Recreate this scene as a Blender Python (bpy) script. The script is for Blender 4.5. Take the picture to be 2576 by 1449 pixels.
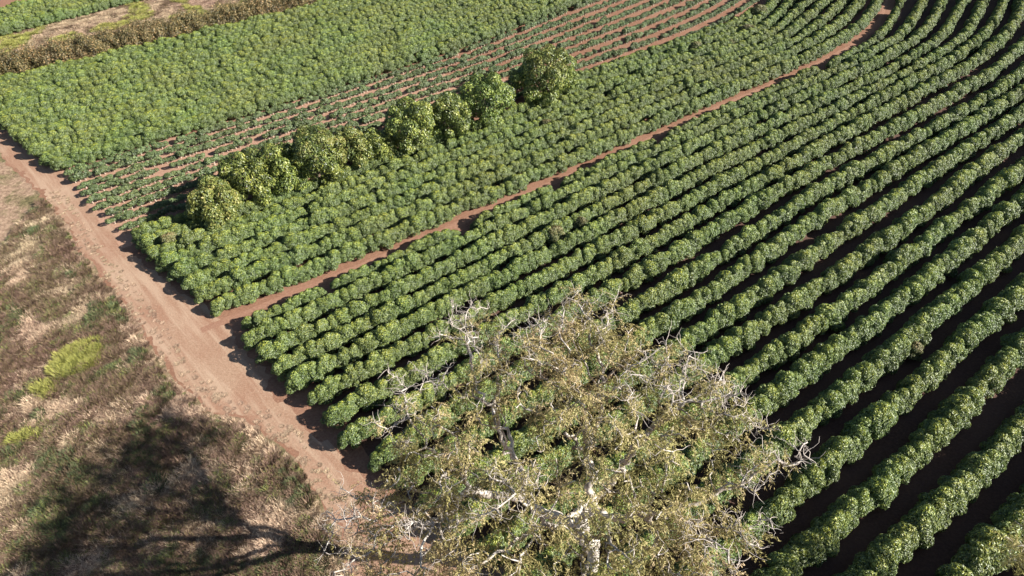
import bpy, math, random
import numpy as np
from mathutils import Vector, noise
R = math.radians
rng = np.random.default_rng(7); random.seed(7)
S = bpy.context.scene
for o in list(bpy.data.objects): bpy.data.objects.remove(o)
C = S.collection

# ------------------------------------------------ camera, sky, sun, exposure
H = 65.0; PITCH = R(43.41); F = 1718.0; CX, CY = 1287.5, 724.5
cam = bpy.data.cameras.new('camera'); co = bpy.data.objects.new('camera', cam); C.objects.link(co)
co.location = (0, 0, H); co.rotation_euler = (R(90) - PITCH, 0, 0)
cam.sensor_width = 36; cam.lens = 36 * F / 2575; cam.clip_end = 6000; cam.clip_start = .5
S.camera = co
SUN_EL = R(30.5); SH = Vector((-.985, .175, 0)).normalized()          # direction in which shadows fall
sd = Vector((-SH.x * math.cos(SUN_EL), -SH.y * math.cos(SUN_EL), math.sin(SUN_EL)))
W = bpy.data.worlds.new('World'); S.world = W; W.use_nodes = True
nt = W.node_tree; bg = nt.nodes['Background']; sky = nt.nodes.new('ShaderNodeTexSky')
sky.sky_type = 'NISHITA'; sky.sun_disc = False; sky.sun_elevation = SUN_EL; sky.sun_rotation = math.atan2(sd.x, sd.y)
sky.air_density = 1.0; sky.dust_density = .6
nt.links.new(sky.outputs[0], bg.inputs[0]); bg.inputs[1].default_value = .05
sl = bpy.data.lights.new('sun', 'SUN'); sl.energy = 5.0; sl.angle = R(.5); sl.color = (1, .955, .88)
so = bpy.data.objects.new('sun', sl); C.objects.link(so); so.location = (60, -20, 90)
so.rotation_euler = (-sd).to_track_quat('-Z', 'Y').to_euler()
S.view_settings.view_transform = 'Standard'; S.view_settings.look = 'None'
S.view_settings.exposure = 1.52; S.view_settings.gamma = 1
S.render.engine = 'CYCLES'
S.cycles.max_bounces = 5; S.cycles.diffuse_bounces = 2; S.cycles.transmission_bounces = 3; S.cycles.transparent_max_bounces = 4

# ------------------------------------------------ layout: u runs along the rows, v across them
AZ = R(57.147); sA, cA = math.sin(AZ), math.cos(AZ)
def uv2w(u, v): return u * sA + v * cA, u * cA - v * sA
def w2uv(x, y): return x * sA + y * cA, x * cA - y * sA
sp, cp = math.sin(PITCH), math.cos(PITCH)
def at(px, py, z=0):                                                  # point at height z seen at a place in the photograph
    a, b = (px - CX) / F, -(py - CY) / F
    w = (a, cp + sp * b, -sp + cp * b); t = (z - H) / w[2]
    return w[0] * t, w[1] * t
def proj(x, y, z):
    d = y * cp - (z - H) * sp; up = y * sp + (z - H) * cp
    return CX + F * x / d, CY - F * up / d, math.sqrt(x * x + y * y + (z - H) ** 2)

# ------------------------------------------------ helpers
def tag(o, label=None, cat=None, group=None, kind=None):
    if label: o['label'] = label
    if cat: o['category'] = cat
    if group: o['group'] = group
    if kind: o['kind'] = kind
    return o
def empty(name, loc, rz=0, sc=1):
    o = bpy.data.objects.new(name, None); o.empty_display_size = .2; C.objects.link(o)
    o.location = loc; o.rotation_euler.z = rz; o.scale = (sc, sc, sc); return o
def link(name, me, parent=None, loc=None, rz=0, sc=None):
    o = bpy.data.objects.new(name, me); C.objects.link(o)
    if parent: o.parent = parent
    if loc is not None: o.location = loc
    o.rotation_euler.z = rz
    if sc: o.scale = sc
    return o
def mesh_np(name, V, Fc, mats, tint=None, midx=None, smooth=False):
    """V (n,3), Fc (m,k) fixed-size faces or list; tint per vertex"""
    me = bpy.data.meshes.new(name)
    if isinstance(Fc, np.ndarray):
        k = Fc.shape[1]; m = len(Fc)
        me.vertices.add(len(V)); me.vertices.foreach_set('co', V.astype(np.float32).ravel())
        me.loops.add(m * k); me.loops.foreach_set('vertex_index', Fc.astype(np.int32).ravel())
        me.polygons.add(m); me.polygons.foreach_set('loop_start', np.arange(0, m * k, k, dtype=np.int32))
        me.update(calc_edges=True)
    else:
        me.from_pydata([tuple(v) for v in V], [], Fc); me.update()
    if tint is not None:
        a = me.attributes.new('tint', 'FLOAT', 'POINT'); a.data.foreach_set('value', tint.astype(np.float32))
    for m_ in (mats if isinstance(mats, list) else [mats]): me.materials.append(m_)
    if midx is not None: me.polygons.foreach_set('material_index', midx.astype(np.int32))
    if smooth: me.polygons.foreach_set('use_smooth', np.ones(len(me.polygons), bool))
    return me
def nrm(a): return a / np.maximum(np.linalg.norm(a, axis=-1, keepdims=True), 1e-9)

# ------------------------------------------------ materials
def new_mat(name):
    m = bpy.data.materials.new(name); m.use_nodes = True; m.node_tree.nodes.clear(); return m, m.node_tree
def N(t, typ, **kw):
    n = t.nodes.new(typ)
    for k, v in kw.items():
        if k.startswith('i_'): n.inputs[k[2:].replace('_', ' ')].default_value = v
        else: setattr(n, k, v)
    return n
def ramp(t, fac, stops, interp='LINEAR'):
    r = t.nodes.new('ShaderNodeValToRGB'); r.color_ramp.interpolation = interp
    e = r.color_ramp.elements
    while len(e) < len(stops): e.new(.5)
    for q, (p, c) in zip(e, stops): q.position = p; q.color = (*c, 1)
    t.links.new(fac, r.inputs[0]); return r.outputs[0]
def mix(t, fac, a, b):
    m = t.nodes.new('ShaderNodeMix'); m.data_type = 'RGBA'
    if isinstance(fac, float): m.inputs[0].default_value = fac
    else: t.links.new(fac, m.inputs[0])
    for s, v in ((6, a), (7, b)):
        if isinstance(v, tuple): m.inputs[s].default_value = (*v, 1)
        else: t.links.new(v, m.inputs[s])
    return m.outputs[2]
def noise_tex(t, scale, detail=4, rough=.55, vec=None, dist=0):
    n = N(t, 'ShaderNodeTexNoise'); n.inputs['Scale'].default_value = scale; n.inputs['Detail'].default_value = detail
    n.inputs['Roughness'].default_value = rough; n.inputs['Distortion'].default_value = dist
    if vec is None:
        g = N(t, 'ShaderNodeNewGeometry'); vec = g.outputs['Position']
    t.links.new(vec, n.inputs['Vector']); return n.outputs['Fac']
def leaf_mat(name, stops, rough=.4, trans=.25, spec=.5, patch=None, vary=.25):
    """leaf colour from the per-leaf tint, varied from plant to plant"""
    m, t = new_mat(name)
    a = N(t, 'ShaderNodeAttribute', attribute_name='tint')
    col = ramp(t, a.outputs['Fac'], stops)
    oi = N(t, 'ShaderNodeObjectInfo')
    mr = N(t, 'ShaderNodeMapRange'); t.links.new(oi.outputs['Random'], mr.inputs['Value'])
    mr.inputs['To Min'].default_value = 1 - vary; mr.inputs['To Max'].default_value = 1 + vary
    hs = N(t, 'ShaderNodeHueSaturation'); t.links.new(mr.outputs[0], hs.inputs['Value']); t.links.new(col, hs.inputs['Color'])
    n = noise_tex(t, .09, 2)
    mh = N(t, 'ShaderNodeMapRange'); t.links.new(n, mh.inputs['Value'])
    mh.inputs['From Min'].default_value = .3; mh.inputs['From Max'].default_value = .7
    mh.inputs['To Min'].default_value = .478; mh.inputs['To Max'].default_value = .51
    t.links.new(mh.outputs[0], hs.inputs['Hue'])
    b = N(t, 'ShaderNodeBsdfPrincipled'); t.links.new(hs.outputs[0], b.inputs['Base Color'])
    b.inputs['Roughness'].default_value = rough; b.inputs['Specular IOR Level'].default_value = spec
    tr = N(t, 'ShaderNodeBsdfTranslucent'); t.links.new(hs.outputs[0], tr.inputs['Color'])
    ms = N(t, 'ShaderNodeMixShader'); ms.inputs[0].default_value = trans
    t.links.new(b.outputs[0], ms.inputs[1]); t.links.new(tr.outputs[0], ms.inputs[2])
    o = N(t, 'ShaderNodeOutputMaterial'); t.links.new(ms.outputs[0], o.inputs[0]); return m
def finish(t, col, rough=.95, bump=None, bs=.3, bd=.1):
    b = N(t, 'ShaderNodeBsdfPrincipled'); t.links.new(col, b.inputs['Base Color']) if not isinstance(col, tuple) else None
    if isinstance(col, tuple): b.inputs['Base Color'].default_value = (*col, 1)
    b.inputs['Roughness'].default_value = rough; b.inputs['Specular IOR Level'].default_value = .15
    if bump is not None:
        bp = N(t, 'ShaderNodeBump'); bp.inputs['Strength'].default_value = bs; bp.inputs['Distance'].default_value = bd
        t.links.new(bump, bp.inputs['Height']); t.links.new(bp.outputs[0], b.inputs['Normal'])
    o = N(t, 'ShaderNodeOutputMaterial'); t.links.new(b.outputs[0], o.inputs[0])

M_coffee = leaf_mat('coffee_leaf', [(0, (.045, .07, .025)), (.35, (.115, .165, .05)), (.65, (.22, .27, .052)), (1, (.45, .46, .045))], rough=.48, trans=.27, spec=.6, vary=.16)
M_young = leaf_mat('young_coffee_leaf', [(0, (.045, .07, .03)), (.6, (.1, .14, .052)), (1, (.2, .24, .06))], rough=.5, trans=.2, spec=.55)
M_faded = leaf_mat('faded_coffee_leaf', [(0, (.06, .09, .03)), (.5, (.14, .14, .05)), (1, (.3, .22, .1))], rough=.5, trans=.2)
M_mango = leaf_mat('broad_tree_leaf', [(0, (.035, .055, .016)), (.35, (.11, .15, .035)), (.7, (.24, .28, .06)), (1, (.42, .42, .1))], rough=.4, trans=.25, vary=.12)
M_mangoy = leaf_mat('yellowing_tree_leaf', [(0, (.05, .08, .02)), (.4, (.14, .17, .04)), (.75, (.25, .26, .07)), (1, (.42, .36, .12))], rough=.45, trans=.25, vary=.1)
M_olive = leaf_mat('olive_feathery_leaf', [(0, (.15, .145, .045)), (.4, (.35, .315, .115)), (.7, (.48, .4, .19)), (1, (.56, .43, .26))], rough=.6, trans=.3, spec=.3, vary=.1)
M_hedge = leaf_mat('hedge_leaf', [(0, (.03, .035, .015)), (.35, (.1, .095, .035)), (.7, (.24, .19, .08)), (1, (.42, .28, .11))], rough=.55, trans=.25, vary=.25)
M_grass = leaf_mat('grass_blade', [(0, (.06, .08, .038)), (.22, (.14, .155, .068)), (.4, (.34, .34, .08)), (.5, (.13, .08, .056)), (.65, (.22, .15, .105)), (.8, (.42, .305, .2)), (1, (.58, .46, .31))], rough=.7, trans=.25, spec=.2, vary=.2)
def bark(name, a, b):
    m, t = new_mat(name); n = noise_tex(t, 2.5, 5, .6)
    finish(t, ramp(t, n, [(.3, a), (.65, b)]), .85, noise_tex(t, 9, 4), .4, .05); return m
M_pale = bark('pale_bark', (.16, .13, .105), (.55, .5, .44))
M_twig = bark('dead_twig_bark', (.26, .22, .185), (.52, .46, .41))
M_brown = bark('brown_bark', (.07, .05, .035), (.2, .15, .11))
M_stem = bark('young_stem_bark', (.2, .15, .11), (.38, .31, .25))

def soil_mat(name, stops, patch, amount, scale=.35, straw=(.42, .31, .2), strawamt=.0, ruts=0):
    m, t = new_mat(name)
    fine = noise_tex(t, 3.2, 8, .68); base = ramp(t, fine, stops)
    big = noise_tex(t, scale * .3, 5, .6)
    pm = N(t, 'ShaderNodeMapRange'); t.links.new(big, pm.inputs['Value']); pm.inputs['From Min'].default_value = .42; pm.inputs['From Max'].default_value = .62
    pm.inputs['To Max'].default_value = amount
    col = mix(t, pm.outputs[0], base, patch)
    if strawamt:
        # fine strands of dry litter: stretched noise
        g = N(t, 'ShaderNodeNewGeometry'); mp = N(t, 'ShaderNodeMapping'); mp.inputs['Scale'].default_value = (1, 3.5, 1); mp.inputs['Rotation'].default_value = (0, 0, R(25))
        t.links.new(g.outputs['Position'], mp.inputs['Vector'])
        s = noise_tex(t, 2.2, 7, .75, mp.outputs[0], .6)
        sm = N(t, 'ShaderNodeMapRange'); t.links.new(s, sm.inputs['Value']); sm.inputs['From Min'].default_value = .48; sm.inputs['From Max'].default_value = .66; sm.inputs['To Max'].default_value = strawamt
        col = mix(t, sm.outputs[0], col, straw)
    if ruts:
        # wheel tracks and wash lines drawn out along the road
        g = N(t, 'ShaderNodeNewGeometry'); mp = N(t, 'ShaderNodeMapping'); mp.vector_type = 'TEXTURE'; mp.inputs['Rotation'].default_value = (0, 0, R(-47)); mp.inputs['Scale'].default_value = (14, 1.1, 1)
        t.links.new(g.outputs['Position'], mp.inputs['Vector'])
        s = noise_tex(t, 1.0, 5, .6, mp.outputs[0], .3)
        sm = N(t, 'ShaderNodeMapRange'); t.links.new(s, sm.inputs['Value']); sm.inputs['From Min'].default_value = .45; sm.inputs['From Max'].default_value = .62; sm.inputs['To Max'].default_value = ruts
        col = mix(t, sm.outputs[0], col, (.39, .29, .205))
    finish(t, col, .97, noise_tex(t, 4, 6, .7), .5, .12); return m
M_soil = soil_mat('red_soil', [(.3, (.11, .05, .034)), (.55, (.18, .09, .056)), (.75, (.25, .135, .09))], (.23, .125, .085), .5, strawamt=.25)
M_road = soil_mat('road_dirt', [(.25, (.2, .118, .075)), (.5, (.25, .155, .102)), (.75, (.31, .2, .138))], (.2, .098, .062), .75, straw=(.36, .265, .185), strawamt=.4, ruts=.4)
M_track = soil_mat('track_dirt', [(.3, (.17, .085, .056)), (.7, (.27, .155, .105))], (.2, .1, .066), .5, strawamt=.2)
def grass_ground(name):
    m, t = new_mat(name)
    a = noise_tex(t, .22, 6, .62, dist=.4); b = noise_tex(t, 1.6, 8, .72, dist=.5)
    c1 = ramp(t, b, [(.3, (.08, .048, .034)), (.45, (.2, .13, .088)), (.6, (.31, .215, .145)), (.75, (.42, .32, .22))])
    c2 = ramp(t, b, [(.3, (.04, .038, .02)), (.5, (.115, .095, .045)), (.7, (.22, .18, .095))])
    mm = N(t, 'ShaderNodeMapRange'); t.links.new(a, mm.inputs['Value']); mm.inputs['From Min'].default_value = .47; mm.inputs['From Max'].default_value = .6
    finish(t, mix(t, mm.outputs[0], c1, c2), .97, b, .6, .25); return m
M_gg = grass_ground('dry_grass_ground')
M_straw = soil_mat('pale_straw_ground', [(.3, (.2, .17, .08)), (.5, (.34, .27, .17)), (.75, (.45, .36, .25))], (.3, .3, .12), .5, straw=(.48, .38, .25), strawamt=.4)

# ------------------------------------------------ ground sheets
def sheet(name, pts, z, mat, jag=0, step=2.0):
    out = []
    for i in range(len(pts)):
        a, b = pts[i], pts[(i + 1) % len(pts)]; L = math.hypot(b[0] - a[0], b[1] - a[1]); n = max(1, min(400, int(L / step)))
        for k in range(n):
            f = k / n; x = a[0] + (b[0] - a[0]) * f; y = a[1] + (b[1] - a[1]) * f
            if jag:
                x += jag * (noise.noise(Vector((x * .25, y * .25, 1))) + .6 * noise.noise(Vector((x * .9, y * .9, 5))) + .45 * noise.noise(Vector((x * 2.6, y * 2.6, 15)))); y += jag * (noise.noise(Vector((x * .25, y * .25, 9))) + .6 * noise.noise(Vector((x * .9, y * .9, 3))) + .45 * noise.noise(Vector((x * 2.6, y * 2.6, 13))))
            out.append((x, y, z))
    me = bpy.data.meshes.new(name); me.from_pydata(out, [], [list(range(len(out)))]); me.materials.append(mat); me.update()
    o = link(name, me); tag(o, kind='structure')
    if me.polygons[0].normal.z < 0: me.flip_normals()
    return o
sheet('ground', [(-2500, -2500), (2500, -2500), (2500, 2500), (-2500, 2500)], 0, M_soil)
P = lambda *a: [at(x, y) for x, y in a]
# far beyond the hedge: dry grass strip, then more soil
JG = None
gl = P((-40, 335), (30, 420), (120, 500), (185, 600), (250, 690), (320, 770), (375, 860), (440, 960), (520, 1030), (650, 1075), (760, 1180), (850, 1330), (880, 1449))
sheet('grassland', gl + [(-6, 20), (-12, -30), (-120, -30), (-160, 120), (-110, 125)], .004, M_gg, .9, 1.2)
M_dark = soil_mat('shade_darkened_soil', [(.3, (.05, .028, .022)), (.55, (.08, .045, .034)), (.75, (.12, .068, .05))], (.1, .058, .043), .5, straw=(.2, .14, .1), strawamt=.2)  # shade put into the soil colour: darkened to deepen gaps between the lower rows
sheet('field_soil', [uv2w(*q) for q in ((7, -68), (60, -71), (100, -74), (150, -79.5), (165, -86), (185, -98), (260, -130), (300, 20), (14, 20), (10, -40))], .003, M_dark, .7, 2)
M_light = soil_mat('pale_red_soil', [(.3, (.2, .105, .07)), (.55, (.28, .165, .115)), (.75, (.35, .22, .155))], (.32, .19, .13), .5, strawamt=.2)
sheet('young_plot_soil', [uv2w(*q) for q in ((-12, -124), (15, -124), (55, -126), (70, -110), (50, -100), (20, -98), (-8, -97))], .003, M_light, 1.6, 1)
up = [uv2w(u, v) for u, v in ((-60, -171), (-20, -169.5), (20, -170.5), (60, -172), (110, -176), (110, -205), (60, -202), (16, -196), (-4, -193), (-15, -190.5), (-60, -186))]
sheet('grass_strip', up, .004, M_straw, .8, 1.5)
rd = P((-60, 300), (0, 300), (120, 400), (330, 640), (560, 805), (700, 1000), (860, 1160), (960, 1240)) + [(0, 30), (4, 10), (-8, 10), (-6, 22)]
rd += P((880, 1500), (870, 1420), (850, 1320), (765, 1170), (650, 1065), (520, 1020), (445, 950), (380, 850), (325, 765), (255, 685), (190, 595), (125, 490), (35, 415), (-60, 340))
sheet('dirt_road', rd, .008, M_road, 1.1, .5)

# ------------------------------------------------ rows
def curve(kn):
    k = sorted(kn); us = np.array([a for a, b in k]); vs = np.array([b for a, b in k])
    # extend linearly both ways
    us = np.concatenate([[us[0] - 60], us, [us[-1] + 60]])
    v0 = vs[0] - (vs[1] - vs[0]) / (k[1][0] - k[0][0]) * 60; v1 = vs[-1] + (vs[-1] - vs[-2]) / (k[-1][0] - k[-2][0]) * 60
    vs = np.concatenate([[v0], vs, [v1]])
    g = np.arange(us[0], us[-1], .5); v = np.interp(g, us, vs)
    ker = np.hanning(33); ker /= ker.sum()
    vp = np.pad(v, 16, mode='reflect', reflect_type='odd'); v = np.convolve(vp, ker, 'valid')
    return lambda u: float(np.interp(u, g, v))
LOW = [
 [(3, -69.5), (50, -72.2), (80, -74.5), (130, -77.6), (142, -79.1), (151, -81.2), (161, -85.4), (172, -91)],
 [(2, -66.4), (50, -70.0), (85, -72.6), (130, -74.7), (147, -77.1), (156, -79.1), (169, -84.5), (175, -87.4)],
 [(3, -62.9), (50, -66.8), (88, -69.9), (131, -72.2), (143, -73.5), (157, -75.8), (168, -79.8), (179, -84.8)],
 [(4, -59.8), (50, -63.4), (85, -66.6), (134, -68.8), (147, -70.7), (160, -72.8), (173, -77.7), (184, -82.2)],
 [(4, -56.8), (50, -60.3), (93, -63.6), (140, -66.3), (153, -68), (166, -70.7), (178, -75.4), (188, -79.6)],
 [(5, -53.6), (50, -56.5), (98, -60.4), (152, -64.8), (168, -67.9), (182, -72.7), (192, -76.8)],
 [(5, -49.7), (50, -52.8), (99, -57.2), (155, -61.7), (168, -64.4), (184, -69.1), (195, -74.3)],
 [(6, -46.0), (50, -49.0), (95, -53.3), (149, -56.4), (170, -60.3), (190, -66)],
 [(8, -42.0), (58, -45.2), (88, -48.6), (141, -51.5), (170, -55.5), (190, -60)],
 [(10, -38.2), (54, -40.7), (81, -44.2), (135, -47.9), (170, -51)],
 [(11, -34.2), (50, -36.3), (76, -39.0), (93, -40.7), (128, -43.8), (170, -47)],
 [(12, -30.8), (49, -32.7), (76, -34.4), (103, -36.8), (121, -39.3), (170, -43)],
 [(12, -26.5), (52, -28.6), (76, -30.3), (112, -33.8), (150, -37.5)],
 [(12, -22.5), (50, -24.5), (76, -26.3), (105, -29.0), (140, -32.5)],
 [(12, -18.2), (50, -19.9), (76, -21.9), (102, -24.3), (140, -28)],
 [(12, -13.8), (50, -15.2), (76, -17.4), (92, -18.7), (130, -22)],
 [(12, -9.6), (50, -10.5), (76, -12.5), (120, -16.5)],
 [(12, -5.0), (50, -5.6), (69, -6.5), (110, -9.5)],
 [(12, -.6), (50, -.6), (60, -.9), (100, -3)],
 [(30, 4.2), (60, 4.0), (90, 3)],
]
TK = curve([(0, -72.9), (18, -73.2), (37, -74.2), (52, -75), (75, -76.7), (97, -78.6), (118, -79.6), (128, -80.4), (135, -81.3), (144, -82.6), (152, -84.6), (160, -87.8), (168, -92.1), (176, -97)])
MIDL = [-74.9, -78.4, -81.4, -84.4, -87.4, -90.4, -93.4, -96.4]
def mid(i):
    d0 = MIDL[i] + 72.9
    def f(u):
        g = max(0, (u - 60) / 70.)
        return TK(u) + d0 * (1 - .05 * min(1, g) + .3 * min(1, max(0, (u - 130) / 20)))
    return f
YT = curve([(-10, -120.6), (39, -123), (54, -124.2), (71, -125.8), (84, -127.8), (100, -131), (114, -133.5), (135, -137), (160, -146)])
YB = curve([(-5, -100.2), (40, -101.5), (84, -103.0), (99, -103.2), (111, -104), (125, -106), (145, -111.5), (160, -121)])
def uend(v):
    t = [(-210, -19), (-165, -20), (-147.8, -18.3), (-140, -16.5), (-128, -13.5), (-123, -11.2), (-120, -10.5), (-110, -8.5), (-103, -6.8), (-97, -3.8), (-92, -3.4), (-89, -2.6), (-83, -.6), (-79, .4), (-76, 1.4), (-73, 2.4), (-69.5, 4.2), (-66.4, 3.6), (-62.8, 4.6), (-59.7, 5.3), (-56.5, 6), (-53, 7.6), (-49, 7.8), (-45, 8.4), (-42, 9.8), (-38, 11), (-30, 13), (0, 16)]
    return float(np.interp(v, [a for a, b in t], [b for a, b in t]))
rows = []                                                             # (kind, curve, u0, u1, size, index)
for i, k in enumerate(LOW):
    s = [.84, .95, 1, 1, 1, 1.02, 1.05, 1.08, 1.1, 1.12, 1.14, 1.15, 1.17, 1.2, 1.22, 1.24, 1.26, 1.28, 1.3, 1.3][i]
    rows.append(('low', curve(k), uend(k[0][1]), 205, s, i))
for i in range(8): rows.append(('mid', mid(i), uend(MIDL[i]), 178 if i < 7 else 10, .98, i))
rows.append(('mid', mid(7), 76, 135, .95, 8))
for i in range(9):
    f = i / 8.
    rows.append(('young', (lambda u, f=f: YT(u) * f + YB(u) * (1 - f)), uend(-100.2 - 20.4 * f), 165, .9, i))
for i in range(13):
    d = 2.9 + i * 3.2
    rows.append(('upper', (lambda u, d=d: YT(u) * (1 - d / 48) + (d / 48) * (-168.4 - .045 * max(0, u))), uend(-120.5 - d), 150, .95, i))
for i in range(5):
    d = i * 3.1
    rows.append(('corner', (lambda u, d=d: -192.6 - d - .16 * max(u, -20)), -45, 60, .9, i))
def inframe(x, y, z=1, m=0):
    px, py, d = proj(x, y, z); return -m < px < 2575 + m and -m < py < 1449 + m
# dirt track ribbon
vts, fcs = [], []
for k, u in enumerate(np.arange(-1, 176, 1.0)):
    v = TK(u); hw = .5 + .25 * noise.noise(Vector((u * .3, 0, 0)))
    for s in (-1, 1):
        x, y = uv2w(u, v + s * hw + .25 * noise.noise(Vector((u * .5, s * 9, 2)))); vts.append((x, y, .012))
    if k: fcs.append((2 * k - 2, 2 * k - 1, 2 * k + 1, 2 * k))
me = bpy.data.meshes.new('dirt_track'); me.from_pydata(vts, [], fcs); me.materials.append(M_track)
tag(link('dirt_track', me), kind='structure')

# ------------------------------------------------ foliage builder
def leaves(P0, Nn, L, Wd, droop, tint, fold=.25, spread=.5):
    """a leaf (two folded triangles) at every point"""
    n = len(P0); up = np.array([0, 0, 1.])
    nn = nrm(Nn + rng.normal(0, spread, (n, 3)))
    ax = rng.normal(0, 1, (n, 3)); ax[:, 2] -= droop * 1.6; ax += Nn * .5
    ax = nrm(ax - nn * (ax * nn).sum(1, keepdims=True)); sd_ = np.cross(nn, ax)
    L = (L * rng.uniform(.7, 1.25, n))[:, None]; Wd = (Wd * rng.uniform(.7, 1.2, n))[:, None]
    b = P0 - ax * L * .5; tp = P0 + ax * L * .5; m_ = P0 + ax * L * .05
    l = m_ + sd_ * Wd * .5 + nn * Wd * fold; r = m_ - sd_ * Wd * .5 + nn * Wd * fold
    V = np.stack([b, l, tp, r], 1).reshape(-1, 3)
    i = np.arange(n)[:, None] * 4
    Fc = np.concatenate([i + [0, 2, 1], i + [0, 3, 2]], 0)
    return V, Fc, np.repeat(tint, 4)
def domes_surface(cs, rs, n, flat=.85, under=-.35, skin=.25):
    """points on the outside of a union of domes; returns points, normals"""
    cs = np.asarray(cs, float); rs = np.asarray(rs, float)
    out, outn, w = [], [], rs ** 2 / (rs ** 2).sum(); need = n
    while need > 0:
        k = rng.choice(len(rs), need * 3, p=w); d = nrm(rng.normal(0, 1, (need * 3, 3))); ok = d[:, 2] > under
        k, d = k[ok], d[ok]
        rad = rs[k] * (1 - skin * rng.random(len(k)) ** 2.2)
        p = cs[k] + d * rad[:, None] * np.array([1, 1, flat])
        dd = np.linalg.norm((p[:, None] - cs[None]) / np.array([1, 1, flat]), axis=2) / rs[None]
        dd[np.arange(len(k)), k] = 9
        ok = (dd.min(1) > .86) & (p[:, 2] > .05); out.append(p[ok][:need]); outn.append(d[ok][:need]); need -= len(out[-1])
    return np.concatenate(out), np.concatenate(outn)
def coffee_mesh(seed, mat, rad=1.3, ht=2.5, n=3400, nd=18, lf=.25):
    cs, rs = [(0, 0, ht * .48)], [rad * .72]
    for i in range(nd):
        a = rng.random() * 6.28; zf = rng.random(); q = rad * (.35 + .4 * (1 - zf ** 2)) * rng.uniform(.8, 1.1)
        cs.append((q * math.cos(a), q * math.sin(a), ht * (.2 + .58 * zf))); rs.append(rad * rng.uniform(.28, .46))
    cs.append((rng.normal(0, .12), rng.normal(0, .12), ht * .8)); rs.append(rad * .42)
    p, d = domes_surface(cs, rs, n)
    zz = np.clip(p[:, 2] / ht, 0, 1)
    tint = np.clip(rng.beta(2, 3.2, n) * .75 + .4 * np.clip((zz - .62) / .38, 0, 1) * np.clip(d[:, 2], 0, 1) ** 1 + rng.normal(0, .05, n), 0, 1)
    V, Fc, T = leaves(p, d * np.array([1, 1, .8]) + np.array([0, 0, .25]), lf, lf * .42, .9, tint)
    # dark solid core added inside the leaves so that no light leaks through
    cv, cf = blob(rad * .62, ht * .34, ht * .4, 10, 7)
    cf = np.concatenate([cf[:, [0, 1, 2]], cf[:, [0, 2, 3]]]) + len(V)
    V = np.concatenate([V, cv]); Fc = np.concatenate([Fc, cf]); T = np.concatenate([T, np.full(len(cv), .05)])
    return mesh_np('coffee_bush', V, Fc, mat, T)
def blob(r, rz, cz, nu, nv):
    V, Fc = [], []
    for j in range(nv + 1):
        th = math.pi * j / nv
        for i in range(nu):
            a = 6.2832 * i / nu; k = 1 + .12 * math.sin(3 * a + j)
            V.append((r * k * math.sin(th) * math.cos(a), r * k * math.sin(th) * math.sin(a), cz + rz * math.cos(th)))
    for j in range(nv):
        for i in range(nu): Fc.append((j * nu + i, (j + 1) * nu + i, (j + 1) * nu + (i + 1) % nu, j * nu + (i + 1) % nu))
    return np.array(V), np.array(Fc)
def tube(paths, sides=5):
    """paths: list of (points, radii) -> V, quads"""
    V, Fc = [], []; base = 0
    for pts, rad in paths:
        pts = np.asarray(pts, float); n = len(pts)
        t = np.gradient(pts, axis=0); t = nrm(t)
        ref = np.array([0, 0, 1.]) if abs(t[0][2]) < .9 else np.array([1., 0, 0])
        for i in range(n):
            a = np.cross(t[i], ref); na = np.linalg.norm(a)
            if na < 1e-4: a = np.cross(t[i], [0, 1, 0]); na = np.linalg.norm(a)
            a /= na; b = np.cross(t[i], a)
            for k in range(sides):
                an = 6.2832 * k / sides; V.append(pts[i] + rad[i] * (math.cos(an) * a + math.sin(an) * b))
        for i in range(n - 1):
            for k in range(sides):
                q = base + i * sides; k2 = (k + 1) % sides
                Fc.append((q + k, q + k2, q + sides + k2, q + sides + k))
        base += n * sides
    return np.array(V), np.array(Fc)
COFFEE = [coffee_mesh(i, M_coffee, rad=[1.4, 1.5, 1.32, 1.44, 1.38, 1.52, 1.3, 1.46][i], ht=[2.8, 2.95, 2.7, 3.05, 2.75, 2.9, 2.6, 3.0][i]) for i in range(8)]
FADED = coffee_mesh(9, M_faded)
# young coffee: low crown on a bare pale stem
def young_parts():
    cs = [(rng.normal(0, .18), rng.normal(0, .18), rng.uniform(.62, .95)) for _ in range(9)]; rs = [rng.uniform(.22, .36) for _ in cs]
    p, d = domes_surface(cs, rs, 520, .8, -.6)
    tint = np.clip(rng.beta(2, 3, 520) + .15 * np.clip(d[:, 2], 0, 1), 0, 1)
    V, Fc, T = leaves(p, d + np.array([0, 0, .3]), .23, .095, .6, tint)
    crown = mesh_np('crown', V, Fc, M_young, T)
    ps = []
    for k in range(2):
        ps.append(([(0.03 * k, 0, -.03), (.05 * k + .02, .03, .35), (.1 * k, .08 * k, .75)], [.055, .045, .03]))
    V, Fc = tube(ps, 5)
    return crown, mesh_np('stem', V, Fc, M_stem)
YOUNG = [young_parts() for _ in range(4)]

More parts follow.
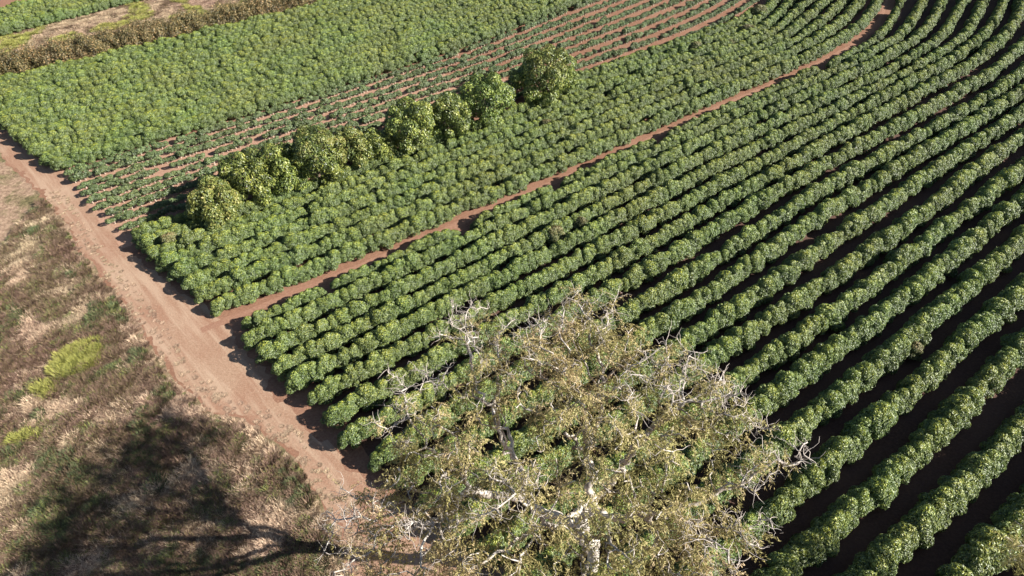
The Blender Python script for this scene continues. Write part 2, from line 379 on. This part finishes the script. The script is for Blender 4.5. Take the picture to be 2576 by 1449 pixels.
# ------------------------------------------------ place the bushes
def scatter(name, pts, sources, label, cat):
    """ONE object of uncountable plants: points with geometry-node instances. pts rows: x,y,z,rz,sx,sy,sz,idx"""
    pts = np.array(pts, float); me = bpy.data.meshes.new(name); me.vertices.add(len(pts)); me.vertices.foreach_set('co', pts[:, :3].astype(np.float32).ravel())
    for nm, ty, key, dat in (('rot', 'FLOAT_VECTOR', 'vector', np.stack([0 * pts[:, 3], 0 * pts[:, 3], pts[:, 3]], 1)), ('scl', 'FLOAT_VECTOR', 'vector', pts[:, 4:7])):
        a = me.attributes.new(nm, ty, 'POINT'); a.data.foreach_set(key, dat.astype(np.float32).ravel())
    a = me.attributes.new('idx', 'INT', 'POINT'); a.data.foreach_set('value', pts[:, 7].astype(np.int32))
    ob = link(name, me); tag(ob, label, cat, kind='stuff')
    g = bpy.data.node_groups.new(name, 'GeometryNodeTree')
    g.interface.new_socket('Geometry', in_out='INPUT', socket_type='NodeSocketGeometry'); g.interface.new_socket('Geometry', in_out='OUTPUT', socket_type='NodeSocketGeometry')
    gi = g.nodes.new('NodeGroupInput'); go = g.nodes.new('NodeGroupOutput'); iop = g.nodes.new('GeometryNodeInstanceOnPoints')
    jn = g.nodes.new('GeometryNodeJoinGeometry')
    for so_ in reversed(sources):
        if isinstance(so_, (list, tuple)):
            j2 = g.nodes.new('GeometryNodeJoinGeometry'); 
            for q in so_:
                oi = g.nodes.new('GeometryNodeObjectInfo'); oi.inputs['Object'].default_value = q; g.links.new(oi.outputs['Geometry'], j2.inputs[0])
            gti = g.nodes.new('GeometryNodeGeometryToInstance'); g.links.new(j2.outputs[0], gti.inputs[0]); g.links.new(gti.outputs[0], jn.inputs[0])
        else:
            oi = g.nodes.new('GeometryNodeObjectInfo'); oi.inputs['Object'].default_value = so_; oi.inputs['As Instance'].default_value = True
            g.links.new(oi.outputs['Geometry'], jn.inputs[0])
    def na(nm, ty):
        n = g.nodes.new('GeometryNodeInputNamedAttribute'); n.data_type = ty; n.inputs['Name'].default_value = nm; return n.outputs['Attribute']
    g.links.new(gi.outputs[0], iop.inputs['Points']); g.links.new(jn.outputs[0], iop.inputs['Instance']); iop.inputs['Pick Instance'].default_value = True
    g.links.new(na('idx', 'INT'), iop.inputs['Instance Index']); g.links.new(na('rot', 'FLOAT_VECTOR'), iop.inputs['Rotation']); g.links.new(na('scl', 'FLOAT_VECTOR'), iop.inputs['Scale'])
    g.links.new(iop.outputs[0], go.inputs[0])
    md = ob.modifiers.new('scatter', 'NODES'); md.node_group = g
    return ob
FADE_AT = [at(1395, 590), at(1465, 572), at(1368, 312), at(2500, 1000), at(820, 300)]
TREES_XY = [uv2w(u, v) for u, v in ((6, -93.8), (13.5, -96), (19, -95.8), (25, -95.3), (31, -95))]
mature, young = [], []
for kind, cv, u0, u1, s, ri in rows:
    u = u0 + s * .55; first = True
    step = .8 if kind == 'young' else 1.2
    while u < u1:
        v = cv(u); sl_ = (cv(u + .5) - cv(u - .5)); x, y = uv2w(u, v + rng.normal(0, .12 * s))
        if inframe(x, y, 1, 330):
            gap = False
            if kind == 'young':
                q = noise.noise(Vector((u * .5, ri * 7.7, 3)))
                gap = q < -.4 or rng.random() < .04
                far = min(1, max(0, (u - 60) / 60)); sc = rng.uniform(.85, 1.25) * (1.08 + .05 * far) * (1 + .35 * q)
                if ri == 0 and 14 < u < 34: gap = gap or rng.random() < .4
                ra = math.atan2(cA - sl_ * sA, sA + sl_ * cA) + rng.normal(0, .25) + math.pi * rng.integers(2)
                if not gap: young.append([x, y, 0, ra, sc * 1.2, sc * .88, sc * rng.uniform(.82, 1.0), rng.integers(4), ri, u])
            else:
                q = noise.noise(Vector((u * .17, ri * 5.3, 1)))
                sc = s * (1 + .1 * q) * rng.uniform(.9, 1.07)
                ra = math.atan2(cA - sl_ * sA, sA + sl_ * cA) + rng.normal(0, .3) + math.pi * rng.integers(2)
                if kind == 'low' and ri == 0: sc *= .95 + .3 * q; gap = q < -.25
                if rng.random() < .035: sc *= rng.uniform(.6, .85)
                wid = sc * (1.0 if kind != 'upper' else 1.05)
                if not gap: mature.append([x, y, 0, ra, wid * 1.14, wid * (.84 if kind == 'low' else .92), sc * rng.uniform(.92, 1.1), rng.integers(8), ri, u, {'low': 0, 'mid': 1, 'upper': 2, 'corner': 3}[kind]])
        u += step * s * rng.uniform(.8, 1.2) / math.hypot(1, sl_)
ORD = 'first second third fourth fifth sixth seventh eighth ninth tenth'.split()
def size_of(b): px, py, d = proj(b[0], b[1], 1.3); return (b[4] / d) if (0 < px < 2575 and 0 < py < 1449) else 0
mature.sort(key=lambda b: -size_of(b)); young.sort(key=lambda b: -size_of(b))
src = {}
for b in mature[:300]:
    if b[10] != 0: b_l, b_g = 'large rounded green coffee bush in the crowded block above the narrow dirt track', 'near coffee bushes above the narrow dirt track'
    else:
        n = 19 - b[8]
        if n <= 0: rn = 'hedge row cut by the lower right corner of the view'
        elif n <= 9: rn = ORD[n] + ' hedge row from the lower right corner'
        else: rn = '%s hedge row below the narrow track' % ORD[b[8]] if b[8] < 10 else 'hedge row leading behind the pale tree'
        b_l = 'glossy green coffee bush, near stretch of the ' + rn; b_g = 'coffee bushes in the ' + rn
    o = link('coffee_bush', COFFEE[int(b[7])], None, b[:3], b[3], b[4:7]); tag(o, b_l, 'coffee bush', b_g)
    src.setdefault(int(b[7]), o)
rest = mature[300:]
scatter('coffee_bushes', [b[:8] for b in rest], [src[i] for i in range(8)], 'long rows of dense green coffee bushes covering the far and middle fields', 'coffee bushes')
ysrc = {}
for b in young[:300]:
    e = empty('young_coffee_shrub', b[:3], b[3]); e.scale = b[4:7]; i = int(b[7])
    a = link('crown', YOUNG[i][0], e); c = link('stem', YOUNG[i][1], e); ysrc.setdefault(i, (a, c))
    rn = 'bottom row of the young plot' if b[8] == 0 else 'top row of the young plot' if b[8] == 8 else ORD[b[8]] + ' row from the bottom of the plot'
    tag(e, 'low young coffee shrub on a pale stem, ' + rn, 'coffee shrub', 'young coffee shrubs in the ' + rn)
scatter('young_coffee_shrubs', [b[:8] for b in young[300:]], [ysrc[i] for i in range(4)], 'rows of low young coffee shrubs fading away over red soil', 'coffee shrubs')

# faded bushes
for (px, py, w, txt) in ((1395, 592, 1.15, 'wilted brown-topped coffee bush standing out in a green hedge row'), (1462, 566, 1.0, 'pale olive coffee bush just right of the wilted brown one'),
                         (1375, 318, 1.0, 'brownish faded coffee bush just right of the row of broad trees'), (430, 610, 1.1, 'yellowish faded coffee bush near the dirt road end of the block'), (2300, 880, 0.9, 'thin yellow-leaved coffee bush in a lower right hedge row')):
    x, y = at(px, py, 1.4); tag(link('coffee_bush', FADED, None, (x, y, .03), rng.random() * 6, (w * 1.05, w * 1.05, w * 1.08)), txt, 'coffee bush')

# ------------------------------------------------ broad-leaved trees between the plots
def broad_tree(u, v, w, h, mat, label, top=None):
    w *= 1.3; h *= 1.18
    x, y = uv2w(u + 1.3, v); e = empty('broadleaf_tree', (x, y, 0), rng.random() * 6.28)
    nd = int(20 + w * 2.2); cs, rs = [(0, 0, h * .5)], [w * .3]
    for i in range(nd):
        a = rng.random() * 6.28; zf = rng.random() ** .8; q = w * .5 * math.sqrt(max(0.02, 1 - (zf * .98) ** 2.4)) * rng.uniform(.55, .86)
        cs.append((q * math.cos(a), q * math.sin(a), h * (.16 + .7 * zf))); rs.append(min(w, 9) * rng.uniform(.08, .17))
    n = int(900 * w); p, d = domes_surface(cs, rs, n, .95, -.5, .35)
    pert = np.array([noise.noise(Vector(q * .8)) for q in p])
    tint = np.clip(.38 + .4 * pert + rng.normal(0, .22, n), 0, 1)
    V, Fc, T = leaves(p, d + np.array([0, 0, .35]), .46, .22, .8, tint, spread=.6)
    if top is not None:
        sel = (p[:, 2] > h * .72) & (pert > -.15)
        mi = np.zeros(n, int); mi[sel] = 1; mi = np.concatenate([mi, mi])
        link('crown', mesh_np('crown', V, Fc, [mat, top], T, mi), e)
    else: link('crown', mesh_np('crown', V, Fc, mat, T), e)
    ps = [([(0, 0, -.1), (.1, .05, h * .2), (0, 0, h * .55)], [w * .035, w * .028, w * .015])]
    for c in cs[1:12]: ps.append(([(.08, .04, h * .18), (c[0] * .4, c[1] * .4, h * .15 + c[2] * .35), tuple(c)], [w * .018, w * .013, .03]))
    V, Fc = tube(ps, 6); link('trunk', mesh_np('trunk', V, Fc, M_brown, smooth=True), e)
    return tag(e, label, 'tree', 'broad-leaved trees between the coffee plots')
BT = [(6.5, -94.6, 7.2, 6.2, M_mangoy, 'leftmost broad tree of the clump, olive and yellow, beside the shaded soil'),
      (12.5, -97.0, 7.6, 7.6, M_mango, 'dark green broad tree, second from the left in the clump'),
      (17.5, -96.6, 6.6, 7.4, M_mango, 'narrow dark green broad tree between the second tree and the tall pale one'),
      (23.0, -96.2, 9.0, 8.6, M_mango, 'tallest pale green broad tree in the left clump'),
      (29.0, -96.6, 5.6, 7.2, M_mangoy, 'yellow-leaved broad tree near the right end of the left clump'),
      (33.2, -96.0, 5.6, 5.4, M_mango, 'small rounded green tree closing the right end of the left clump'),
      (40.3, -96.2, 9.6, 8.4, M_mango, 'wide leafy tree just right of the gap after the left clump'),
      (47.5, -96.8, 7.6, 7.4, M_mango, 'narrower leafy tree leaning against the wide leafy one'),
      (55.5, -97.2, 9.8, 8.6, M_mango, 'round bright green tree, second from the right among the broad trees'),
      (70.0, -98.8, 12.4, 9.4, M_mango, 'largest broad tree at the right end with a straw-coloured flowering top')]
for i, b in enumerate(BT): broad_tree(*b, top=M_mangoy if i in (3, 9) else None)

# ------------------------------------------------ hedge of orange-tinted shrubs with bare stems
def hedge_parts():
    ps = []; tips = []
    for k in range(13):
        a = rng.random() * 6.28; q = rng.uniform(.4, 1.3); h = rng.uniform(2.2, 3.9)
        m = np.array([q * .35 * math.cos(a), q * .35 * math.sin(a), h * .45]); t = np.array([q * math.cos(a), q * math.sin(a), h])
        ps.append(([(0, 0, 0), m, t], [.05, .035, .012])); tips.append(t); tips.append(m * .4 + t * .6)
    V, Fc = tube(ps, 4); stems = mesh_np('stems', V, Fc, M_pale)
    n = 1500; k = rng.integers(len(tips), size=n); p = np.array(tips)[k] + rng.normal(0, .34, (n, 3)); p[:, 2] = np.maximum(p[:, 2], .25)
    low = rng.random(n) < .3; p[low] = np.stack([rng.normal(0, .7, low.sum()), rng.normal(0, .7, low.sum()), rng.uniform(.2, 1.8, low.sum())], 1)
    tint = np.clip(rng.beta(1.6, 2.2, n) + .1, 0, 1)
    V, Fc, T = leaves(p, nrm(p - np.array([0, 0, 1.5])), .3, .13, .3, tint, spread=.8)
    return stems, mesh_np('foliage', V, Fc, M_hedge, T)
HP = [hedge_parts() for _ in range(5)]
u = -27.0; k = 0
while u < 75:
    for j in range(3):
        v = -165.2 - .0 * u - 1.7 * j + rng.normal(0, .3) - .045 * max(0, u - 10); uu = u + rng.normal(0, .3) + j * .6
        x, y = uv2w(uu, v)
        if not inframe(x, y, 1, 150): continue
        e = empty('hedge_shrub', (x, y, 0), rng.random() * 6.28, rng.uniform(.95, 1.35)); i = int(rng.integers(5))
        link('stems', HP[i][0], e); link('foliage', HP[i][1], e)
        pl = 'front' if j == 0 else 'middle' if j == 1 else 'back'
        pz = 'left third' if u < 5 else 'middle third' if u < 30 else 'right third'
        tag(e, 'straggly orange-olive shrub in the %s line, %s of the tall hedge' % (pl, pz), 'shrub', 'shrubs in the %s line and %s of the hedge' % (pl, pz))
    u += 1.75; k += 1

# ------------------------------------------------ big pale-branched tree in the foreground (space colonisation)
def colonise(base, attr, h0, step=.55, infl=9, kill=1.1, jit=.28, iters=120, lean=(0, 0)):
    nodes = [np.array(base, float)]; par = [-1]
    z = base[2]
    while z < h0:
        z += step; nodes.append(nodes[-1] + np.array([lean[0] * step + rng.normal(0, .05), lean[1] * step + rng.normal(0, .05), step])); par.append(len(nodes) - 2)
    A = np.array(attr); alive = np.ones(len(A), bool); near = np.zeros(len(A), int); nd = np.linalg.norm(A[:, None] - np.array(nodes)[None], axis=2); near = nd.argmin(1); dist = nd.min(1)
    cnt = {}
    for it in range(iters):
        if not alive.any(): break
        groups = {}
        for i in np.where(alive)[0]:
            groups.setdefault(int(near[i]), []).append(i)
        if not groups: break
        new = []
        for n_, lst in groups.items():
            if cnt.get(n_, 0) >= 6: 
                continue
            d = nrm(A[lst] - nodes[n_]).mean(0); d = d + rng.normal(0, jit, 3); d /= max(np.linalg.norm(d), 1e-6)
            nodes.append(nodes[n_] + d * step); par.append(n_); cnt[n_] = cnt.get(n_, 0) + 1; new.append(len(nodes) - 1)
        if not new: break
        NP = np.array([nodes[i] for i in new])
        dd = np.linalg.norm(A[:, None] - NP[None], axis=2); m = dd.min(1); am = dd.argmin(1); better = m < dist
        dist[better] = m[better]; near[better] = np.array(new)[am[better]]
        alive &= dist > kill
    return np.array(nodes), np.array(par)
def branch_mesh(nodes, par, tip=.02, expo=2.3, sides=6, rmax=.75):
    n = len(nodes); kids = [[] for _ in range(n)]
    for i, p in enumerate(par):
        if p >= 0: kids[p].append(i)
    rad = np.zeros(n)
    for i in range(n - 1, -1, -1): rad[i] = tip if not kids[i] else min(rmax, sum(rad[k] ** expo for k in kids[i]) ** (1 / expo) + .0016)
    paths = []; st = [0]; 
    def walk(s, first):
        pts, rr = first; i = s
        while True:
            pts.append(nodes[i]); rr.append(rad[i])
            if not kids[i]: break
            ks = sorted(kids[i], key=lambda k: -rad[k])
            for k in ks[1:]: stack.append((k, ([nodes[i]], [min(rad[i], rad[k] * 1.15)])))
            i = ks[0]
        if len(pts) > 1: paths.append((pts, rr))
    stack = [(0, ([], []))]
    while stack: s, f = stack.pop(); walk(s, f)
    V, Fc = tube(paths, sides); return V, Fc, rad, kids
def sprays(centres, n_each, spread, mat, ln=.34, wd=.05, tb=(0, .2)):
    """feathery drooping leaf sprays: thin strips hanging off short arcs"""
    cs = np.repeat(centres, n_each, 0); n = len(cs)
    off = rng.normal(0, 1, (n, 3)) * np.array([spread, spread, spread * .55]); p = cs + off
    pert = np.array([noise.noise(Vector(q * .35)) for q in centres]); pert = np.repeat(pert, n_each)
    tint = np.clip(.45 + .45 * pert + rng.normal(0, .17, n), 0, 1)
    nn = nrm(rng.normal(0, .6, (n, 3)) + np.array([0, 0, .9]))
    V, Fc, T = leaves(p, nn, ln, wd, .6, tint, fold=.1, spread=.2)
    return mesh_np('foliage', V, Fc, mat, T)
def fronds(tips_, per, mat, ln=1.0, nl=20, tw=None):
    """drooping feathery fronds: leaflets strung along arcs, one colour per frond"""
    n = len(tips_) * per; b = np.repeat(tips_, per, 0) + rng.normal(0, .22, (n, 3))
    a = rng.random(n) * 6.28; L = ln * rng.uniform(.5, 1.25, n); out = np.stack([np.cos(a), np.sin(a), rng.normal(.15, .3, n)], 1)
    pert = np.repeat(np.array([noise.noise(Vector(q * .33)) for q in tips_]), per)
    tn = np.clip(.45 + .4 * pert + rng.normal(0, .15, n), 0, 1)
    t = np.tile(np.linspace(.1, 1, nl), n); bi = np.repeat(np.arange(n), nl)
    p = b[bi] + out[bi] * (L[bi] * t)[:, None]; p[:, 2] -= L[bi] * .75 * t ** 2; p += rng.normal(0, .05, p.shape)
    m = len(p); ax = out[bi] * .7 + rng.normal(0, .55, (m, 3)); ax[:, 2] -= .9 * t + .2; ax = nrm(ax)
    nn = nrm(rng.normal(0, .5, (m, 3)) + np.array([0, 0, .8])); sd_ = nrm(np.cross(nn, ax))
    l = (.24 * rng.uniform(.6, 1.3, m))[:, None]; w_ = (.03 * rng.uniform(.7, 1.3, m))[:, None]
    V = np.stack([p - ax * l * .5, p + sd_ * w_, p + ax * l * .5, p - sd_ * w_], 1).reshape(-1, 3); i = np.arange(m)[:, None] * 4
    Fc = np.concatenate([i + [0, 1, 2], i + [0, 2, 3]], 0)
    T = np.repeat(np.clip(tn[bi] + rng.normal(0, .08, m), 0, 1), 4)
    return mesh_np('foliage', V, Fc, mat, T)
def twigs(tips_, per, ln, r=.02):
    ps = []
    for t in tips_:
        for _ in range(per):
            d = nrm(rng.normal(0, 1, 3) * np.array([1, 1, .6]) + np.array([0, 0, .35])); L = ln * rng.uniform(.4, 1.2); pts = [t]
            for k in range(4):
                d = nrm(d + rng.normal(0, .5, 3)); pts.append(pts[-1] + d * L / 4)
            ps.append((pts, [r, r * .9, r * .7, r * .5, r * .3]))
    return tube(ps, 3)
BX, BY = 7.5, 27.5
def on_dome(px, py, top=28.5, k=.02):
    lo, hi = 2., top
    for _ in range(40):
        z = (lo + hi) / 2; x, y = at(px, py, z); r2 = (x - BX) ** 2 + (y - BY) ** 2
        if top - k * r2 > z: lo = z
        else: hi = z
    return np.array([x, y, z])
# leafy clumps (place in the picture, half-size in metres, weight)
CL = [(1185, 830, 1.6, .5), (1235, 870, 1.5, .4), (1470, 790, 2.2, 1.1), (1400, 850, 1.8, .9), (1520, 880, 2.6, 1.2), (1440, 930, 2.6, 1.2), (1590, 930, 2.0, .9), (1340, 860, 1.5, .5), (1610, 860, 1.2, .5),
      (1745, 960, 1.8, .9), (1800, 1010, 2.0, 1), (1740, 1030, 1.8, .8), (1225, 940, 1.8, .5), (1120, 1030, 2.2, .9), (1060, 1090, 2.2, .9), (1000, 1130, 1.8, .7), (1180, 1000, 1.8, .6), (1300, 960, 1.6, .4),
      (1010, 1210, 2.2, 1), (1080, 1230, 2.2, 1), (950, 1270, 2.0, .8), (1120, 1150, 2.0, .8), (930, 1360, 1.8, .6), (1010, 1400, 2.2, .8), (1120, 1330, 2.2, .8), (1200, 1400, 2.4, .9), (1230, 1240, 2.2, .8),
      (1320, 1130, 1.8, .5), (1400, 1040, 2.0, .6), (1500, 1010, 2.4, 1), (1590, 1030, 2.0, .8), (1650, 1090, 2.2, 1), (1560, 1120, 2.2, .9), (1660, 1190, 2.6, 1.2), (1730, 1270, 2.6, 1.2), (1740, 1370, 2.6, 1.2),
      (1650, 1330, 2.6, 1.1), (1560, 1260, 2.4, 1), (1560, 1400, 2.4, 1), (1440, 1170, 2.2, .8), (1460, 1400, 2.4, .9), (1340, 1320, 2.4, .9), (1340, 1440, 2.4, .8), (1790, 1130, 1.8, .7), (1870, 1130, 1.6, .6), (1890, 1190, 1.5, .5), (1820, 1210, 1.6, .5), (1650, 1450, 2.6, 1), (1100, 1460, 2.4, .8)]
BARE = [(1165, 780), (1150, 820), (1340, 790), (1210, 860), (1300, 835), (1375, 800), (1525, 790), (1640, 900), (1725, 910), (1815, 935), (1850, 1000), (1935, 1080), (1950, 1130), (1910, 1215), (1885, 1280), (1830, 1390), (1800, 1350), (860, 1300), (880, 1350), (865, 1420), (915, 1285), (1010, 990), (1065, 950), (1000, 1060), (1300, 900), (1440, 780), (1290, 1180), (1260, 1280), (1600, 960), (1680, 960), (1040, 1340), (1150, 1280)]
attr = []; leafc = []
for px, py, hs, w in CL:
    c = on_dome(px, py)
    for _ in range(int(16 * w * (hs / 2) ** 1.5) + 3):
        q = c + rng.normal(0, 1, 3) * np.array([hs * .6, hs * .6, hs * .38]) - np.array([0, 0, .8]); attr.append(q)
for px, py in BARE:
    c = on_dome(px, py, 29.3)
    for _ in range(9): attr.append(c + rng.normal(0, 1.1, 3) * np.array([1, 1, .5]))
nodes, par = colonise((BX, BY, -.1), attr, 6.5, step=.6, jit=.34, lean=(-.03, .03), kill=.8)
V, Fc, rad, kids = branch_mesh(nodes, par, tip=.036, expo=2.3, rmax=.58)
tips = np.array([nodes[i] for i in range(len(nodes)) if rad[i] < .075 and nodes[i][2] > 8])
big = empty('spreading_tree', (BX, BY, 0)); off = np.array([BX, BY, 0])
link('trunk', mesh_np('trunk', V - off, Fc, M_pale, smooth=True), big)
cc = np.array([on_dome(px, py) for px, py, a, b in CL]); cs_ = np.array([a for _, _, a, b in CL])
keep = []
bare = np.array([on_dome(px, py, 29.3) for px, py in BARE])
for t in tips:
    dl = (np.linalg.norm(cc - t, axis=1) / cs_).min(); db = np.linalg.norm(bare - t, axis=1).min()
    if dl < 1.55 and db > 1.1: keep.append(t)
keep = np.array(keep)
print('big tree nodes', len(nodes), 'tips', len(tips), 'leafy', len(keep))
rng.shuffle(keep)
fo = fronds(keep - off, max(3, min(6, int(170000 / 20 / len(keep)))), M_olive, 1.15)
bt = np.array([t for t in tips if np.linalg.norm(bare - t, axis=1).min() < 2.2])
tv, tf = twigs(np.concatenate([bt, bt, keep[:len(keep) // 3]]) - off, 2, 1.4, .024)
link('twigs', mesh_np('twigs', tv, tf, M_twig), big)
link('foliage', fo, big)
print('crown z', cc[:, 2].min(), cc[:, 2].max())
tag(big, 'huge spreading tree with pale contorted bare branches and thin olive feathery foliage in the foreground', 'tree')

# second tree cut by the lower right corner
B2 = at(2725, 1430, 12.5); attr = []
c2 = np.array([B2[0], B2[1], 12.])
for _ in range(260):
    d = nrm(rng.normal(0, 1, 3)) * rng.random() ** .35; attr.append(c2 + d * np.array([6.2, 6.2, 3.6]))
n2, p2 = colonise((B2[0], B2[1], -.1), attr, 5, step=.6, jit=.3)
V, Fc, r2, k2 = branch_mesh(n2, p2, tip=.03, rmax=.4)
t2 = empty('corner_tree', (B2[0], B2[1], 0)); of2 = np.array([B2[0], B2[1], 0])
link('trunk', mesh_np('trunk', V - of2, Fc, M_pale, smooth=True), t2)
tp = np.array([n2[i] for i in range(len(n2)) if r2[i] < .06 and n2[i][2] > 7])
link('foliage', fronds(tp - of2, 5, M_olive, 1.0), t2)
tag(t2, 'dusky olive feathery tree cut off by the lower right corner', 'tree')

# ------------------------------------------------ grass
def tuft(tlo, thi, n, rad, ht, wd=.035, lean=.5):
    a = rng.random(n) * 6.28; q = rad * np.sqrt(rng.random(n)); b = np.stack([q * np.cos(a), q * np.sin(a), 0 * a - .02], 1)
    a2 = a + rng.normal(0, .9, n); h = ht * rng.uniform(.5, 1.15, n); le = lean * h * rng.uniform(.3, 1.5, n)
    t = b + np.stack([le * np.cos(a2), le * np.sin(a2), h], 1); s = np.stack([-np.sin(a2), np.cos(a2), 0 * a], 1) * (wd / 2)
    m_ = b * .5 + t * .5 + np.stack([0 * a, 0 * a, h * .14], 1)
    V = np.stack([b - s, b + s, m_ + s * .9, t, m_ - s * .9], 1).reshape(-1, 3); i = np.arange(n)[:, None] * 5
    Fc = np.concatenate([i + [0, 1, 2], i + [0, 2, 4], i + [4, 2, 3]], 0); T = np.repeat(rng.uniform(tlo, thi, n), 5)
    return V, Fc, T
def tuft_obj(*a, **k):
    V, Fc, T = tuft(*a, **k); return mesh_np('grass', V, Fc, M_grass, T)
GT = [tuft_obj(.7, 1.0, 150, .6, .42, .05, 1.2), tuft_obj(.62, .9, 150, .6, .32, .05, 1.5), tuft_obj(.46, .66, 170, .55, .5, .045, .7), tuft_obj(.48, .75, 150, .6, .4, .045, .9), tuft_obj(0, .24, 150, .5, .48, .055, .7),
      tuft_obj(.1, .34, 150, .55, .4, .05, .9), tuft_obj(.3, .42, 170, .55, .55, .055, .8)]
# a few countable tufts, which are also the sources of the ground cover
TU = [(535, 1195, 0, 1.5, 'pale seeding grass tuft in the tree shadow'), (180, 1440, 1, 1.3, 'flattened straw-coloured tuft at the lower left'), (340, 925, 2, 1.3, 'dark reddish-brown grass tuft between the road and the bright patch'),
      (600, 1100, 3, 1.5, 'brown tuft close to the road edge at the shadow tip'), (390, 1225, 4, 1.9, 'grey-green weed clump inside the tree shadow'), (90, 1065, 5, 1.5, 'green weed clump near the left edge'),
      (200, 905, 6, 1.6, 'bright yellow-green grass clump in the middle of the dry verge')]
gs = []
for px, py, i, s, lb in TU:
    x, y = at(px, py, .2); o = link('grass_clump', GT[i], None, (x, y, .004), rng.random() * 6, (s, s, s)); tag(o, lb, 'grass clump'); gs.append(o)
gp = []
glp = np.array(gl); 
def road_d(x, y):                                                    # signed: >0 on the grass side of the road's left edge
    i = int(np.argmin(np.hypot(glp[:, 0] - x, glp[:, 1] - y))); i = min(max(i, 1), len(glp) - 2)
    best = -99
    for j in (i - 1, i):
        a, b = glp[j], glp[j + 1]; ab = b - a; t = np.clip(((x - a[0]) * ab[0] + (y - a[1]) * ab[1]) / (ab @ ab), 0, 1); q = a + t * ab
        d = math.hypot(x - q[0], y - q[1]); s = ab[0] * (y - a[1]) - ab[1] * (x - a[0])
        if best == -99 or d < abs(best): best = d if s < 0 else -d
    return best
n1 = lambda x, y, f, o: noise.noise(Vector((x * f, y * f, o)))
bright = [(at(200, 905, 0), 2.9, 1.2), (at(50, 1110, 0), 1.5, 1.2), (at(115, 985, 0), 1.3, 1)]
cntg = 0
for _ in range(95000):
    x = rng.uniform(-75, 2); y = rng.uniform(24, 92)
    if not inframe(x, y, 0, 60): continue
    d = road_d(x, y)
    if d < -2.6: continue
    if d < .3:
        if rng.random() < .07:
            s = rng.uniform(.2, .5); gp.append([x, y, .008, rng.random() * 6.28, s, s, s * .6, int(rng.integers(2))])
        continue
    if d < 2.5 and rng.random() > .25 + .5 * max(0, d / 2.5): continue
    if rng.random() > .62: continue
    a = n1(x, y, .16, 0) + .5 * n1(x, y, .5, 4); b = n1(x, y, .22, 11) + .4 * n1(x, y, .7, 8)
    r = rng.random()
    if any(math.hypot((x - c[0]) / sx, y - c[1]) < rr * (.75 + .5 * n1(x, y, .8, 30)) for c, rr, sx in bright) and r < .8: i = 6
    elif a > .22: i = 4 if r < .22 else 5 if r < .42 else 3 if r < .75 else 2
    elif b > .12: i = 2 if r < .4 else 3 if r < .65 else 1 if r < .85 else 5
    elif b < -.25: i = 0 if r < .55 else 1
    else: i = 1 if r < .4 else 3 if r < .65 else 0 if r < .8 else 2 if r < .93 else 5
    if i in (0, 1) and rng.random() < .35: continue
    s = rng.uniform(.55, 1.3) * (.6 if d < 1 else 1); gp.append([x, y, 0, rng.random() * 6.28, s, s, s * rng.uniform(.7, 1.5), i])
for _ in range(9000):
    u = rng.uniform(-30, 80); v = rng.uniform(-196, -169.5)
    x, y = uv2w(u, v)
    if not inframe(x, y, 0, 60): continue
    a = n1(x, y, .15, 3); r = rng.random(); i = (6 if r < .5 else 5 if r < .75 else 0) if a > .12 else (0 if r < .5 else 1 if r < .85 else 3)
    if n1(x, y, .3, 20) > .35: i = 2
    s = rng.uniform(.7, 1.3); gp.append([x, y, 0, rng.random() * 6.28, s, s, s * .9, i])
print('tufts', len(gp), 'mature', len(mature), 'young', len(young))
scatter('dry_grass', gp, gs, 'mixed dry straw, brown and green grass covering the verge and the strip beyond the hedge', 'grass')

# bare red soil mound in the verge
x, y = at(466, 1095, .2)
cs = [(rng.normal(0, .35), rng.normal(0, .35), rng.uniform(-.05, .2)) for _ in range(9)]
V, Fc = blob(.75, .38, .02, 22, 12)
V = V + np.array([[noise.noise(Vector(q * 2.2)), noise.noise(Vector(q * 2.2 + 7)), noise.noise(Vector(q * 3.1 + 3))] for q in V]) * .3
o = link('soil_mound', mesh_np('soil_mound', V, Fc, M_light, smooth=True), None, (x, y, 0)); tag(o, 'small bare red soil mound at the edge of the big tree shadow', 'soil mound')
# scrub where the young plot meets the curved rows
for k, (px, py, w, lb) in enumerate(((1905, 40, 1.5, 'tall grey-green scrub bush at the top end of the young plot'), (1878, 82, 1.25, 'low spreading grey-green scrub bush in front of the tall one'), (1835, 112, 1.0, 'small pale scrub bush at the edge of the red soil strip'), (1745, 128, 1.3, 'olive scrub bush growing among the coffee by the red soil strip'))):
    x, y = at(px, py, 1.2); me = coffee_mesh(k + 20, M_faded, 1.5, 2.4, 2200, 14, .24)
    tag(link('scrub_bush', me, None, (x, y, 0), k, (w, w, w)), lb, 'scrub')
x, y = at(735, 22, .6); tag(link('scrub_bush', coffee_mesh(31, M_faded, 1.1, 1.5, 900, 10, .3), None, (x, y, 0)), 'lone silvery bush in the dry grass strip beyond the hedge', 'scrub')
